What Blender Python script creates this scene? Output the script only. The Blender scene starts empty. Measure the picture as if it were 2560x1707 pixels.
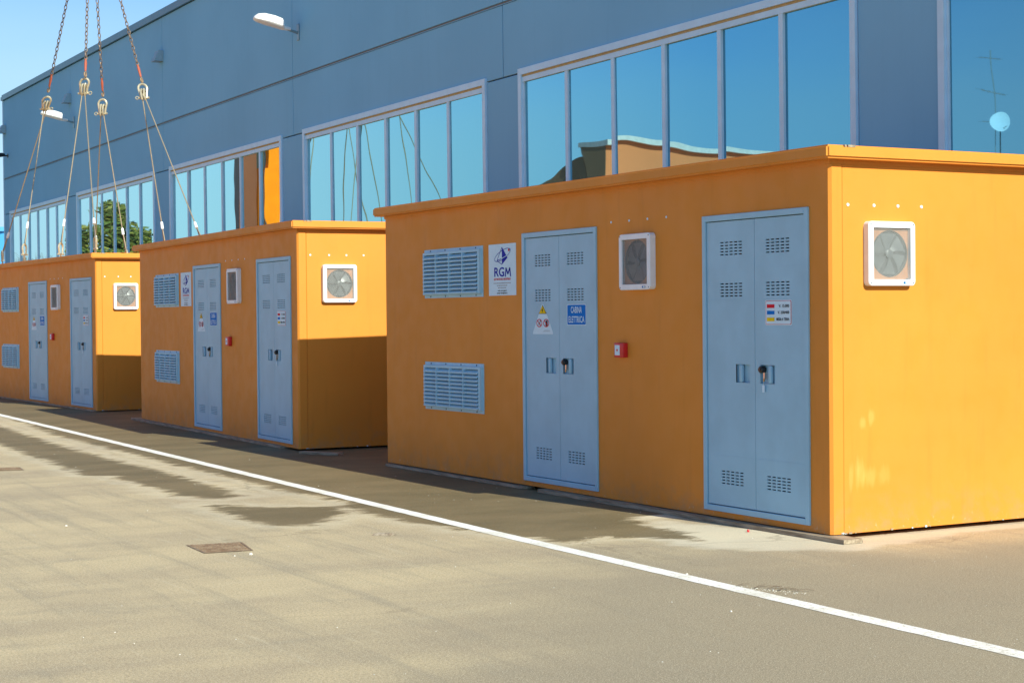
import bpy, bmesh, math, random
from mathutils import Vector, Matrix, noise
random.seed(7)
scene = bpy.context.scene
COL = scene.collection
R = math.radians

# ------------------------------------------------------------------ camera
cd = bpy.data.cameras.new('camera')
cam = bpy.data.objects.new('camera', cd); COL.objects.link(cam)
cr = Vector((0.87239704, -0.48871307, -0.00910768))
cu = Vector((0.01532215, 0.00871827, 0.9998446))
cf = Vector((0.48855772, 0.87240101, -0.01509392))
M = Matrix((cr, cu, -cf)).transposed().to_4x4()
M.translation = Vector((0, 0, 1.482))
cam.matrix_world = M
cd.sensor_width = 36.0; cd.lens = 60.23
cd.clip_start = 0.1; cd.clip_end = 3000
scene.camera = cam

# ------------------------------------------------------------------ sky, sun, exposure
SUN_AZ = 6.46; SUN_EL = 31.7           # sun stands behind the camera, a little to the right
w = bpy.data.worlds.new('World'); scene.world = w; w.use_nodes = True
wn = w.node_tree; bg = wn.nodes['Background']
sky = wn.nodes.new('ShaderNodeTexSky'); sky.sky_type = 'NISHITA'; sky.sun_disc = False
sky.sun_elevation = R(SUN_EL); sky.sun_rotation = R(180 - SUN_AZ)
sky.air_density = 1.0; sky.dust_density = 0.8; sky.ozone_density = 2.0
tint = wn.nodes.new('ShaderNodeMix'); tint.data_type = 'RGBA'; tint.blend_type = 'MULTIPLY'; tint.inputs[0].default_value = 1
tint.inputs[7].default_value = (.72, 1.0, 1.26, 1)          # clear cold winter air
# thin pale cirrus veil low over the horizon, all the way round
wtc = wn.nodes.new('ShaderNodeTexCoord'); wsep = wn.nodes.new('ShaderNodeSeparateXYZ'); wn.links.new(wtc.outputs['Generated'], wsep.inputs[0])
wmap = wn.nodes.new('ShaderNodeMapping'); wmap.inputs['Scale'].default_value = (1.6, 1.6, 9); wn.links.new(wtc.outputs['Generated'], wmap.inputs[0])
wno = wn.nodes.new('ShaderNodeTexNoise'); wno.inputs['Scale'].default_value = 1.7; wno.inputs['Detail'].default_value = 6; wn.links.new(wmap.outputs[0], wno.inputs['Vector'])
wadd = wn.nodes.new('ShaderNodeMath'); wadd.operation = 'MULTIPLY_ADD'; wadd.inputs[1].default_value = .12; wn.links.new(wno.outputs['Fac'], wadd.inputs[0]); wn.links.new(wsep.outputs['Z'], wadd.inputs[2])
wmr = wn.nodes.new('ShaderNodeMapRange'); wmr.interpolation_type = 'SMOOTHSTEP'
wmr.inputs['From Min'].default_value = .11; wmr.inputs['From Max'].default_value = .30; wmr.inputs['To Min'].default_value = .85; wmr.inputs['To Max'].default_value = 0
wn.links.new(wadd.outputs[0], wmr.inputs['Value'])
veil = wn.nodes.new('ShaderNodeMix'); veil.data_type = 'RGBA'; veil.inputs[7].default_value = (4.5, 6.6, 8.0, 1); wn.links.new(wmr.outputs[0], veil.inputs[0])
wn.links.new(sky.outputs[0], tint.inputs[6]); wn.links.new(tint.outputs[2], veil.inputs[6]); wn.links.new(veil.outputs[2], bg.inputs[0]); bg.inputs[1].default_value = 0.090
sd = bpy.data.lights.new('sun', 'SUN'); sun = bpy.data.objects.new('sun', sd); COL.objects.link(sun)
sd.energy = 5.0; sd.angle = R(0.5); sd.color = (1.0, 0.975, 0.80)
sdir = Vector((-math.sin(R(SUN_AZ)) * math.cos(R(SUN_EL)), math.cos(R(SUN_AZ)) * math.cos(R(SUN_EL)), -math.sin(R(SUN_EL))))
sun.rotation_euler = sdir.to_track_quat('-Z', 'Y').to_euler(); sun.location = (5, -10, 20)
scene.view_settings.view_transform = 'Standard'; scene.view_settings.look = 'None'
scene.view_settings.exposure = 0.5; scene.view_settings.gamma = 1.0

# ------------------------------------------------------------------ material helpers
class NT:
    def __init__(s, name):
        s.m = bpy.data.materials.new(name); s.m.use_nodes = True; s.t = s.m.node_tree
        s.b = s.t.nodes['Principled BSDF']; s.out = s.t.nodes['Material Output']
    def n(s, typ, **kw):
        x = s.t.nodes.new(typ)
        for k, v in kw.items(): setattr(x, k, v)
        return x
    def l(s, a, b): s.t.links.new(a, b)
    def val(s, sock, v):
        if hasattr(v, 'is_output') or hasattr(v, 'links'): s.l(v, sock)
        else: sock.default_value = v
    def coord(s, kind='Object', scale=(1, 1, 1), loc=(0, 0, 0)):
        c = s.n('ShaderNodeTexCoord'); mp = s.n('ShaderNodeMapping')
        mp.inputs['Scale'].default_value = scale; mp.inputs['Location'].default_value = loc
        s.l(c.outputs[kind], mp.inputs[0]); return mp.outputs[0]
    def noise(s, vec, scale, detail=4, rough=.55, dist=0):
        x = s.n('ShaderNodeTexNoise'); x.inputs['Scale'].default_value = scale
        x.inputs['Detail'].default_value = detail; x.inputs['Roughness'].default_value = rough
        x.inputs['Distortion'].default_value = dist; s.l(vec, x.inputs['Vector']); return x.outputs['Fac']
    def ramp(s, fac, a, b, va=0.0, vb=1.0):
        x = s.n('ShaderNodeMapRange'); x.interpolation_type = 'SMOOTHSTEP'
        x.inputs['From Min'].default_value = a; x.inputs['From Max'].default_value = b
        x.inputs['To Min'].default_value = va; x.inputs['To Max'].default_value = vb
        s.l(fac, x.inputs['Value']); return x.outputs['Result']
    def math(s, op, a, b=0.0, c=0.0):
        x = s.n('ShaderNodeMath'); x.operation = op
        s.val(x.inputs[0], a); s.val(x.inputs[1], b); s.val(x.inputs[2], c); return x.outputs[0]
    def mix(s, fac, a, b, mode='MIX'):
        x = s.n('ShaderNodeMix'); x.data_type = 'RGBA'; x.blend_type = mode
        s.val(x.inputs[0], fac)
        for i, v in ((6, a), (7, b)):
            if isinstance(v, (tuple, list)): x.inputs[i].default_value = (*v[:3], 1)
            else: s.l(v, x.inputs[i])
        return x.outputs[2]
    def bump(s, h, strength=.2, dist=.01):
        x = s.n('ShaderNodeBump'); x.inputs['Strength'].default_value = strength
        x.inputs['Distance'].default_value = dist; s.l(h, x.inputs['Height']); s.l(x.outputs[0], s.b.inputs['Normal']); return x
    def set(s, col=None, rough=None, metal=None, spec=None):
        if col is not None:
            if isinstance(col, (tuple, list)): s.b.inputs['Base Color'].default_value = (*col[:3], 1)
            else: s.l(col, s.b.inputs['Base Color'])
        if rough is not None: s.val(s.b.inputs['Roughness'], rough)
        if metal is not None: s.b.inputs['Metallic'].default_value = metal
        if spec is not None: s.b.inputs['Specular IOR Level'].default_value = spec
        return s

def plain(name, col, rough=.5, metal=0.0, var=.12, scale=9.0, spec=.5, bump=0.0):
    n = NT(name); v = n.coord('Object')
    f = n.ramp(n.noise(v, scale, 5), .3, .7, 1 - var, 1 + var * .4)
    c = n.mix(1.0, col, n.math('ADD', f, 0.0), 'MULTIPLY')
    n.set(c, rough, metal, spec)
    if bump: n.bump(n.noise(v, 90, 3), bump, .004)
    return n.m

# orange plaster-textured paint on precast concrete
def paint(name, base, patches=False):
    n = NT(name); v = n.coord('Object')
    big = n.ramp(n.noise(v, .9, 4), .3, .7)
    c = n.mix(big, tuple(x * .955 for x in base), tuple(min(x * 1.035, 1) for x in base))
    st = n.coord('Object', (2.2, 2.2, .22))
    streak = n.ramp(n.noise(st, 4.5, 5, .6), .52, .8)
    c = n.mix(n.math('MULTIPLY', streak, .24), c, tuple(x * .62 for x in base))
    # splash dirt near the foot and pale scuffs
    sep = n.n('ShaderNodeSeparateXYZ'); n.l(n.coord('Object'), sep.inputs[0])
    low = n.ramp(sep.outputs['Z'], .02, .42, 1, 0)
    dn = n.ramp(n.noise(v, 7, 6, .65), .4, .75)
    c = n.mix(n.math('MULTIPLY', n.math('MULTIPLY', low, dn), .5), c, (.34, .22, .12))
    verylow = n.ramp(sep.outputs['Z'], .03, .14, 1, 0)
    sc = n.ramp(n.noise(v, 22, 4, .7), .58, .74)
    c = n.mix(n.math('MULTIPLY', n.math('MULTIPLY', verylow, sc), .6), c, (.62, .56, .48))
    fine = n.ramp(n.noise(v, 160, 2), .70, .80)
    c = n.mix(n.math('MULTIPLY', fine, .12), c, tuple(x * .6 for x in base))
    if patches:      # pale rubbed marks on the end wall
        for (px, pz, rx, rz, a) in ((.27, .755, .03, .045, .34), (.345, .79, .034, .05, .34), (.17, .40, .022, .1, .30), (.25, .42, .05, .1, .32), (.33, .40, .055, .07, .30), (.45, .40, .06, .07, .22), (.23, .47, .025, .08, .25)):
            mp = n.n('ShaderNodeMapping'); mp.inputs['Location'].default_value = (-px / rx, 0, -pz * 1.0 / rz)
            mp.inputs['Scale'].default_value = (1 / rx, 0.0, 1 / rz); n.l(v, mp.inputs[0])
            ln = n.n('ShaderNodeVectorMath', operation='LENGTH'); n.l(mp.outputs[0], ln.inputs[0])
            nn = n.noise(st, 16, 4)
            d = n.math('ADD', ln.outputs['Value'], n.math('MULTIPLY', n.math('SUBTRACT', nn, .5), 1.6))
            m = n.ramp(d, .3, 1.25, a, 0)
            onend = n.ramp(sep.outputs['Y'], -.02, .04, 1, 0)
            c = n.mix(n.math('MULTIPLY', m, onend), c, (.80, .52, .16))
    n.set(c, n.ramp(n.noise(v, 5, 3), .3, .7, .5, .66), 0, .35)
    h = n.math('ADD', n.math('MULTIPLY', n.noise(v, 130, 4, .6), .7), n.math('MULTIPLY', n.noise(v, 5, 3), 1.2))
    n.bump(h, .22, .006)
    return n.m

ORANGE = (.665, .242, .028)
m_paint = paint('orange_wall_paint', ORANGE)
m_paintA = paint('orange_wall_paint_rubbed', ORANGE, True)
m_roofp = paint('orange_roof_paint', (.66, .245, .031))
m_door = plain('grey_door_paint', (.315, .54, .70), .42, 0, .07, 3.0, .2)
def door_mat():
    m = m_door; n = m.node_tree; b = n.nodes['Principled BSDF']; tc = n.nodes.new('ShaderNodeTexCoord')
    a = n.nodes.new('ShaderNodeTexNoise'); a.inputs['Scale'].default_value = 3.2; a.inputs['Detail'].default_value = 1.5; n.links.new(tc.outputs['Object'], a.inputs['Vector'])
    bp = n.nodes.new('ShaderNodeBump'); bp.inputs['Strength'].default_value = .5; bp.inputs['Distance'].default_value = .006; n.links.new(a.outputs['Fac'], bp.inputs['Height']); n.links.new(bp.outputs[0], b.inputs['Normal'])
door_mat()
m_trim = plain('grey_vent_paint', (.37, .61, .76), .5, 0, .08, 6, .2)
m_dark = plain('dark_void', (.02, .022, .025), .8)
m_gap = plain('dark_recess', (.035, .045, .055), .8)
m_white = plain('white_plastic', (.74, .79, .84), .42, 0, .05, 14)
m_mesh = plain('galvanised_mesh', (.36, .38, .38), .55, 0)
m_fanback = plain('fan_orange_panel', (.60, .27, .12), .6)
m_blade = plain('fan_blade_grey', (.13, .155, .17), .35, .2, .2, 20)
m_black = plain('black_plastic', (.02, .02, .022), .35)
m_steel = plain('bright_steel', (.62, .60, .54), .3, .8)
m_brass = plain('brass_key', (.55, .38, .12), .35, .7)
m_red = plain('red_plastic', (.62, .015, .02), .35)
m_sw = plain('sign_white', (.62, .78, .90), .6, 0, .04, 9, .08)
m_sb = plain('sign_blue', (.003, .17, .60), .6, 0, .05, 9, .08)
m_navy = plain('sign_navy', (.02, .03, .36), .6, 0, .05, 9, .08)
m_sr = plain('sign_red', (.66, .02, .035), .6, 0, .05, 9, .08)
m_sy = plain('sign_yellow', (.82, .55, .01), .6, 0, .05, 9, .08)
m_sk = plain('sign_black', (.03, .03, .035), .5, 0, .05, 9, .08)
m_sg = plain('sign_grey_print', (.30, .34, .38), .5)
m_alu = plain('window_aluminium', (.50, .76, .94), .5, 0, .06, 4)
m_tan = plain('head_strip_tan', (.44, .34, .16), .7)
m_coping = plain('coping_metal', (.07, .15, .19), .35, .3, .1, 2)
m_seam = plain('joint_brown', (.20, .17, .15), .8)
m_floodm = plain('floodlight_grey', (.26, .42, .50), .5)
m_lampw = plain('lamp_white_shell', (.82, .83, .82), .35)
m_lampg = plain('lamp_lens', (.22, .20, .12), .15)
m_arm = plain('lamp_arm_blue_grey', (.20, .32, .38), .4, .3)
m_wood = None

def panel_mat():
    n = NT('facade_panel_paint'); v = n.coord('Object')
    c = n.mix(n.ramp(n.noise(v, .35, 4), .3, .7), (.20, .45, .65), (.22, .49, .70))
    st = n.coord('Object', (3, 3, .15))
    c = n.mix(n.math('MULTIPLY', n.ramp(n.noise(st, 3, 5, .6), .5, .8), .18), c, (.165, .37, .54))
    n.set(c, .85, 0, .12)
    n.bump(n.noise(v, 60, 3), .12, .004)
    return n.m
m_panel = panel_mat()

def glass_mat(seed=0):
    n = NT('coated_window_glass')
    v = n.coord('Object', loc=(seed, 0, 0))
    g = n.n('ShaderNodeBsdfGlossy'); g.inputs['Roughness'].default_value = .012
    lw = n.n('ShaderNodeLayerWeight'); lw.inputs[0].default_value = .5      # solar coating: reflectance climbs towards grazing angles
    cr_ = n.n('ShaderNodeValToRGB'); el = cr_.color_ramp.elements
    el[0].position = .28; el[0].color = (.19, .40, .50, 1); el[1].position = .82; el[1].color = (.88, 1, 1, 1)
    for p_, c_ in ((.42, (.20, .47, .60, 1)), (.55, (.36, .66, .72, 1)), (.68, (.62, .90, .90, 1))):
        e_ = el.new(p_); e_.color = c_
    n.l(lw.outputs['Facing'], cr_.inputs[0]); n.l(cr_.outputs[0], g.inputs['Color'])
    d = n.n('ShaderNodeBsdfDiffuse'); d.inputs['Color'].default_value = (.05, .10, .12, 1)
    b = n.n('ShaderNodeBump'); b.inputs['Strength'].default_value = .8; b.inputs['Distance'].default_value = .005
    n.l(n.noise(v, .9, 1.0, .3), b.inputs['Height'])
    n.l(b.outputs[0], g.inputs['Normal'])
    mx = n.n('ShaderNodeMixShader'); mx.inputs[0].default_value = .88
    n.l(d.outputs[0], mx.inputs[1]); n.l(g.outputs[0], mx.inputs[2]); n.l(mx.outputs[0], n.out.inputs[0])
    return n.m
m_glass = glass_mat()

def wood_mat():
    n = NT('weathered_wood'); v = n.coord('Object', (1, .12, 1))
    c = n.mix(n.ramp(n.noise(v, 40, 5), .3, .7), (.20, .15, .10), (.40, .33, .24))
    n.set(c, .8); n.bump(n.noise(v, 60, 4), .4, .004); return n.m
m_wood = wood_mat()

def rust_mat():
    n = NT('rusty_iron'); v = n.coord('Object')
    c = n.mix(n.ramp(n.noise(v, 14, 6), .35, .65), (.22, .14, .085), (.34, .25, .165))
    n.set(c, .75, .2); n.bump(n.noise(v, 120, 4), .4, .003); return n.m
m_rust = rust_mat()
m_grit = plain('pale_grit', (.62, .60, .54), .8)
m_rope = plain('wire_rope', (.36, .30, .21), .45, .45, .2, 60)
m_chain = plain('worn_chain_steel', (.22, .16, .12), .5, .5, .3, 40)
m_shk = plain('gold_shackle', (.56, .50, .36), .35, .4, .2, 30)
m_hook = plain('red_hook_paint', (.42, .10, .05), .45)
m_crane = plain('crane_orange', (.97, .23, .001), .7, 0, .1, 2, .15)
m_craned = plain('crane_dark_metal', (.07, .07, .06), .5, .4)
m_cable = plain('dark_cable', (.03, .035, .04), .5)
m_opp = plain('orange_render_wall', (.95, .235, .075), .8, 0, .08, .6)
m_craneb = plain('crane_brown', (.20, .045, .008), .45, 0, .15, 1)  # darker brown beam of the crane column
m_cornice = plain('pale_pink_cornice', (.80, .62, .56), .7)
m_oppbrown_shade = plain('brown_shed_and_shaded_wall', (.42, .19, .09), .8, 0, .08, .6)
m_bluew = None

def corrugated():
    n = NT('blue_corrugated_cladding'); n.set((.05, .30, .62), .45); return n.m
m_bluew = corrugated()
m_leaf = plain('leaf_green', (.09, .125, .024), .6, 0, .5, 1.4)
m_leaf2 = plain('leaf_olive', (.19, .18, .03), .6, 0, .4, 1.8)
m_bark = plain('bark', (.12, .09, .06), .9)

# ------------------------------------------------------------------ geometry helpers
class MB:
    def __init__(s): s.v = []; s.f = []; s.mi = []; s.mats = []; s.smooth = []
    def mid(s, m):
        if m not in s.mats: s.mats.append(m)
        return s.mats.index(m)
    def poly(s, pts, m, sm=False):
        b = len(s.v); s.v += [tuple(p) for p in pts]; s.f.append(tuple(range(b, b + len(pts)))); s.mi.append(s.mid(m)); s.smooth.append(sm)
    def raw(s, vs, fs, m, sm=False):
        b = len(s.v); s.v += [tuple(p) for p in vs]; k = s.mid(m)
        for f in fs: s.f.append(tuple(b + i for i in f)); s.mi.append(k); s.smooth.append(sm)
    def box(s, x0, x1, y0, y1, z0, z1, m, xf=None):
        vs = [(x, y, z) for x in (x0, x1) for y in (y0, y1) for z in (z0, z1)]
        if xf: vs = [xf(Vector(p)) for p in vs]
        s.raw(vs, [(0, 1, 3, 2), (4, 6, 7, 5), (0, 4, 5, 1), (2, 3, 7, 6), (0, 2, 6, 4), (1, 5, 7, 3)], m)
    def bbox(s, x0, x1, y0, y1, z0, z1, m, bev=.01, seg=2, axis=None):
        bm = bmesh.new(); bmesh.ops.create_cube(bm, size=1)
        for vv in bm.verts: vv.co = Vector(((x0 + x1) / 2 + vv.co.x * (x1 - x0), (y0 + y1) / 2 + vv.co.y * (y1 - y0), (z0 + z1) / 2 + vv.co.z * (z1 - z0)))
        es = [e for e in bm.edges if axis is None or abs((e.verts[0].co - e.verts[1].co).normalized()[axis]) > .9]
        bmesh.ops.bevel(bm, geom=es, offset=bev, segments=seg, affect='EDGES', profile=.5)
        bm.verts.index_update()
        s.raw([v.co for v in bm.verts], [[v.index for v in f.verts] for f in bm.faces], m, True); bm.free()
    def tube(s, pts, r, m, n=6, cap=True, closed=False):
        pts = [Vector(p) for p in pts]; N = len(pts); rings = []; up = None
        for i, p in enumerate(pts):
            a = pts[(i - 1) % N] if (closed or i > 0) else p; b = pts[(i + 1) % N] if (closed or i < N - 1) else p
            t = (b - a).normalized()
            if up is None: up = t.orthogonal().normalized()
            up = (up - t * up.dot(t)); up = up.normalized() if up.length > 1e-6 else t.orthogonal().normalized()
            sd_ = t.cross(up); rr = r[i] if isinstance(r, (list, tuple)) else r
            rings.append([p + (up * math.cos(2 * math.pi * k / n) + sd_ * math.sin(2 * math.pi * k / n)) * rr for k in range(n)])
        vs = [q for rg in rings for q in rg]; fs = []
        for i in range(N if closed else N - 1):
            j = (i + 1) % N
            for k in range(n): fs.append((i * n + k, i * n + (k + 1) % n, j * n + (k + 1) % n, j * n + k))
        if cap and not closed: fs.append(tuple(range(n - 1, -1, -1))); fs.append(tuple((N - 1) * n + k for k in range(n)))
        s.raw(vs, fs, m, True)
    def build(s, name, parent=None, kind=None, label=None):
        me = bpy.data.meshes.new(name); me.from_pydata([tuple(p) for p in s.v], [], s.f)
        for m in s.mats: me.materials.append(m)
        me.polygons.foreach_set('material_index', s.mi)
        me.polygons.foreach_set('use_smooth', s.smooth)
        me.update()
        o = bpy.data.objects.new(name, me); COL.objects.link(o)
        if any(s.smooth):
            try: me.set_sharp_from_angle(angle=R(35))
            except Exception: pass
        if parent: o.parent = parent
        if kind: o['kind'] = kind
        if label: o['label'] = label
        return o
def empty(name, loc=(0, 0, 0), rz=0, label=None, cat=None, group=None):
    o = bpy.data.objects.new(name, None); COL.objects.link(o); o.location = loc; o.rotation_euler = (0, 0, rz); o.empty_display_size = .2
    tag(o, label, cat, group); return o
def tag(o, label=None, cat=None, group=None, kind=None):
    if label: o['label'] = label
    if cat: o['category'] = cat
    if group: o['group'] = group
    if kind: o['kind'] = kind
    return o
def copy_tree(o, parent=None, skip=()):
    c = o.copy(); COL.objects.link(c)
    if parent: c.parent = parent
    for ch in list(o.children):
        if ch.name.split('.')[0] in skip: continue
        copy_tree(ch, c, skip)
    return c
def text2d(body, size, sx=1.0, bold=0.0, align='CENTER'):
    cu_ = bpy.data.curves.new('t', 'FONT'); cu_.body = body; cu_.size = size; cu_.align_x = align; cu_.align_y = 'CENTER'; cu_.offset = bold; cu_.resolution_u = 3
    o = bpy.data.objects.new('t', cu_); COL.objects.link(o)
    bpy.context.view_layer.update()
    me = bpy.data.meshes.new_from_object(o.evaluated_get(bpy.context.evaluated_depsgraph_get()))
    vs = [(v.co.x * sx, v.co.y) for v in me.vertices]; fs = [tuple(p.vertices) for p in me.polygons]
    bpy.data.objects.remove(o); bpy.data.curves.remove(cu_); bpy.data.meshes.remove(me)
    return vs, fs

# ------------------------------------------------------------------ ground
D1 = [(5.441, 24.392), (5.219, 20.546), (5.132, 17.947), (5.136, 16.1), (5.072, 14.366), (4.99, 13.547), (4.735, 13.414), (4.561, 13.838), (4.58, 15.057), (4.593, 16.067), (4.418, 16.189), (4.547, 18.364), (4.598, 19.971), (4.67, 20.948), (4.8, 27), (5.6, 31)]
D2 = [(4.501, 13.086), (4.759, 12.726), (5.046, 12.533), (5.319, 12.35), (5.224, 11.883), (4.842, 11.483), (4.66, 11.372), (4.464, 11.502), (4.43, 12.077)]
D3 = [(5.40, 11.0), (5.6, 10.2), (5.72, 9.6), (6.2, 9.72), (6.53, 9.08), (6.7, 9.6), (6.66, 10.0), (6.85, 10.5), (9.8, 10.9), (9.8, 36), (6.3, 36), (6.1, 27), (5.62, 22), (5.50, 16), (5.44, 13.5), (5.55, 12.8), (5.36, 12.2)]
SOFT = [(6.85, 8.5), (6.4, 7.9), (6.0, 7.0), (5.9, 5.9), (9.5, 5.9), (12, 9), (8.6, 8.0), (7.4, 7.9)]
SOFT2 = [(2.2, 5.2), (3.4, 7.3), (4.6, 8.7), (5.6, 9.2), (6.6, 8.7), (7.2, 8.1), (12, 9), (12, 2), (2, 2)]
PALE_GROUND = [[(6.95, 8.72), (10.0, 8.76), (10.0, 8.62), (8.0, 8.50), (7.1, 8.28), (6.7, 8.5)], [(6.35, 9.6), (6.95, 10.2), (7.2, 9.3), (7.2, 8.6), (6.9, 8.35), (6.3, 8.9)], [(6.9, 10.4), (7.3, 11.6), (7.25, 10.2)]]
def sdf(p, poly):
    x, y = p; best = 1e9; inside = False; n = len(poly)
    for i in range(n):
        ax, ay = poly[i]; bx, by = poly[(i + 1) % n]
        dx, dy = bx - ax, by - ay; t = max(0, min(1, ((x - ax) * dx + (y - ay) * dy) / (dx * dx + dy * dy + 1e-12)))
        best = min(best, math.hypot(x - ax - t * dx, y - ay - t * dy))
        if (ay > y) != (by > y) and x < (bx - ax) * (y - ay) / (by - ay) + ax: inside = not inside
    return -best if inside else best
def make_ground():
    xs = [-600, -200, -60, -20, -5, 0, 2, 3.4] + [3.9 + i * .08 for i in range(56)] + [8.6, 9.6, 11, 14, 20, 40, 100, 250, 600]
    ys = [-300, -100, -30, -8, 0, 3, 4.5] + [5.2 + i * .1 for i in range(100)] + [15.2 + i * .2 for i in range(90)] + [34, 36, 40, 50, 70, 110, 200, 400, 1500]
    vs = [(x, y, 0) for y in ys for x in xs]; nx = len(xs)
    fs = [(j * nx + i, j * nx + i + 1, (j + 1) * nx + i + 1, (j + 1) * nx + i) for j in range(len(ys) - 1) for i in range(nx - 1)]
    me = bpy.data.meshes.new('ground'); me.from_pydata(vs, [], fs)
    a = me.attributes.new('wet', 'FLOAT', 'POINT'); b = me.attributes.new('soft', 'FLOAT', 'POINT')
    wa = []; sa = []; du = []; dd_ = me.attributes.new('pale_ground', 'FLOAT', 'POINT')
    for (x, y, z) in vs:
        if 3 < x < 10.5 and 5 < y < 38:
            q = min(sdf((x, y), D1), sdf((x, y), D2), sdf((x, y), D3)); wa.append(max(-.5, min(.5, q)))
        else: wa.append(.5)
        sa.append(max(-.6, min(.6, sdf((x, y), SOFT), .22 + sdf((x, y), SOFT2) * .5)) if (1 < x < 14 and 1 < y < 12) else .6)
        du.append(max(-.5, min(.5, min(sdf((x, y), q) for q in PALE_GROUND))) if (5 < x < 11 and 7 < y < 13) else .5)
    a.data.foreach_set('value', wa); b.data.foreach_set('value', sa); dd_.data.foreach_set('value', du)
    n = NT('dusty_asphalt'); v = n.coord('Object')
    at = n.n('ShaderNodeAttribute', attribute_name='wet'); so = n.n('ShaderNodeAttribute', attribute_name='soft')
    vs_ = n.n('ShaderNodeMapping'); vs_.inputs['Rotation'].default_value = (0, 0, R(29)); vs_.inputs['Scale'].default_value = (.62, 1.35, 1)
    n.l(v, vs_.inputs[0]); vs_ = vs_.outputs[0]     # stretched drying marks
    light = (.60, .476, .285); mid = (.43, .338, .218)
    c = n.mix(n.ramp(n.noise(vs_, .7, 8, .68), .34, .68), light, mid)
    c = n.mix(n.math('MULTIPLY', n.ramp(n.noise(vs_, 1.6, 6, .7, .6), .52, .74), .5), c, (.29, .25, .185))
    c = n.mix(n.math('MULTIPLY', n.ramp(n.noise(vs_, 2.6, 7, .7), .55, .75), .40), c, (.60, .52, .36))
    # tyre / sweeping streaks along the yard
    st = n.n('ShaderNodeMapping'); st.inputs['Rotation'].default_value = (0, 0, R(2)); st.inputs['Scale'].default_value = (3.4, .20, 1); n.l(v, st.inputs[0])
    c = n.mix(n.math('MULTIPLY', n.ramp(n.noise(st.outputs[0], 1.4, 7, .7, .3), .48, .70), .50), c, (.28, .24, .175))
    c = n.mix(n.math('MULTIPLY', n.ramp(n.noise(st.outputs[0], 3.1, 8, .75, .5), .57, .68), .5), c, (.62, .54, .38))
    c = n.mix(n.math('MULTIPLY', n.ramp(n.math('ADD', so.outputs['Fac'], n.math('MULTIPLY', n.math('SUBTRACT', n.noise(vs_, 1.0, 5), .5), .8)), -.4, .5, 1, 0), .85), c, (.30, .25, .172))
    # aggregate grain
    g1 = n.noise(v, 70, 6, .8); g2 = n.noise(v, 170, 2, .6)
    c = n.mix(n.ramp(g1, .36, .60, .55, 0), c, (.15, .125, .085))
    c = n.mix(n.ramp(g2, .54, .66, 0, .62), c, (.78, .70, .54))
    # paler ground tone along the foot and corner of the nearest cabin
    da = n.n('ShaderNodeAttribute', attribute_name='pale_ground')
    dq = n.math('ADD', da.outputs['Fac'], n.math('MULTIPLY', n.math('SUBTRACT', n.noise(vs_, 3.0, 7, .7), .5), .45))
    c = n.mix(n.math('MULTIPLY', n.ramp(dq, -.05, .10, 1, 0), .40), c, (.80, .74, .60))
    # damp areas with frayed edges
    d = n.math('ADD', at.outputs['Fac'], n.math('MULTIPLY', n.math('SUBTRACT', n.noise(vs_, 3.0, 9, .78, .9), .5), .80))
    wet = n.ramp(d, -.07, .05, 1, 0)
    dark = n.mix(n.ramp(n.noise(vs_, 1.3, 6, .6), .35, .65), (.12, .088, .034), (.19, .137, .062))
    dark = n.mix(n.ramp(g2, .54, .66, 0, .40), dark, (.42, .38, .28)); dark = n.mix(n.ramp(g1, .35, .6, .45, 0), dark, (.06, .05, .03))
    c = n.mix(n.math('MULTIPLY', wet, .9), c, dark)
    # pale rim where the damp dried out
    rim = n.math('MULTIPLY', n.ramp(d, .02, .07), n.ramp(d, .07, .30, 1, 0))
    c = n.mix(n.math('MULTIPLY', rim, .35), c, (.64, .57, .42))
    # hairline cracks
    ck = n.n('ShaderNodeTexVoronoi', feature='DISTANCE_TO_EDGE'); ck.inputs['Scale'].default_value = .33
    wv = n.n('ShaderNodeVectorMath', operation='ADD'); n.l(v, wv.inputs[0])
    nz = n.n('ShaderNodeTexNoise'); nz.inputs['Scale'].default_value = 1.2; nz.inputs['Detail'].default_value = 6; n.l(v, nz.inputs['Vector']); n.l(nz.outputs['Color'], wv.inputs[1])
    n.l(wv.outputs[0], ck.inputs['Vector'])
    crack = n.math('MULTIPLY', n.ramp(ck.outputs['Distance'], 0, .006, 1, 0), n.ramp(n.noise(v, .5, 3), .5, .62))
    c = n.mix(n.math('MULTIPLY', crack, .35), c, (.15, .12, .08))
    n.set(c, n.math('SUBTRACT', .88, n.math('MULTIPLY', wet, .18)), 0, .3)
    h = n.math('ADD', n.math('MULTIPLY', g1, .8), n.math('MULTIPLY', g2, .5)); n.bump(h, .55, .006)
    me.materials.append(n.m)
    o = bpy.data.objects.new('ground', me); COL.objects.link(o); o['kind'] = 'structure'
make_ground()

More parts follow.
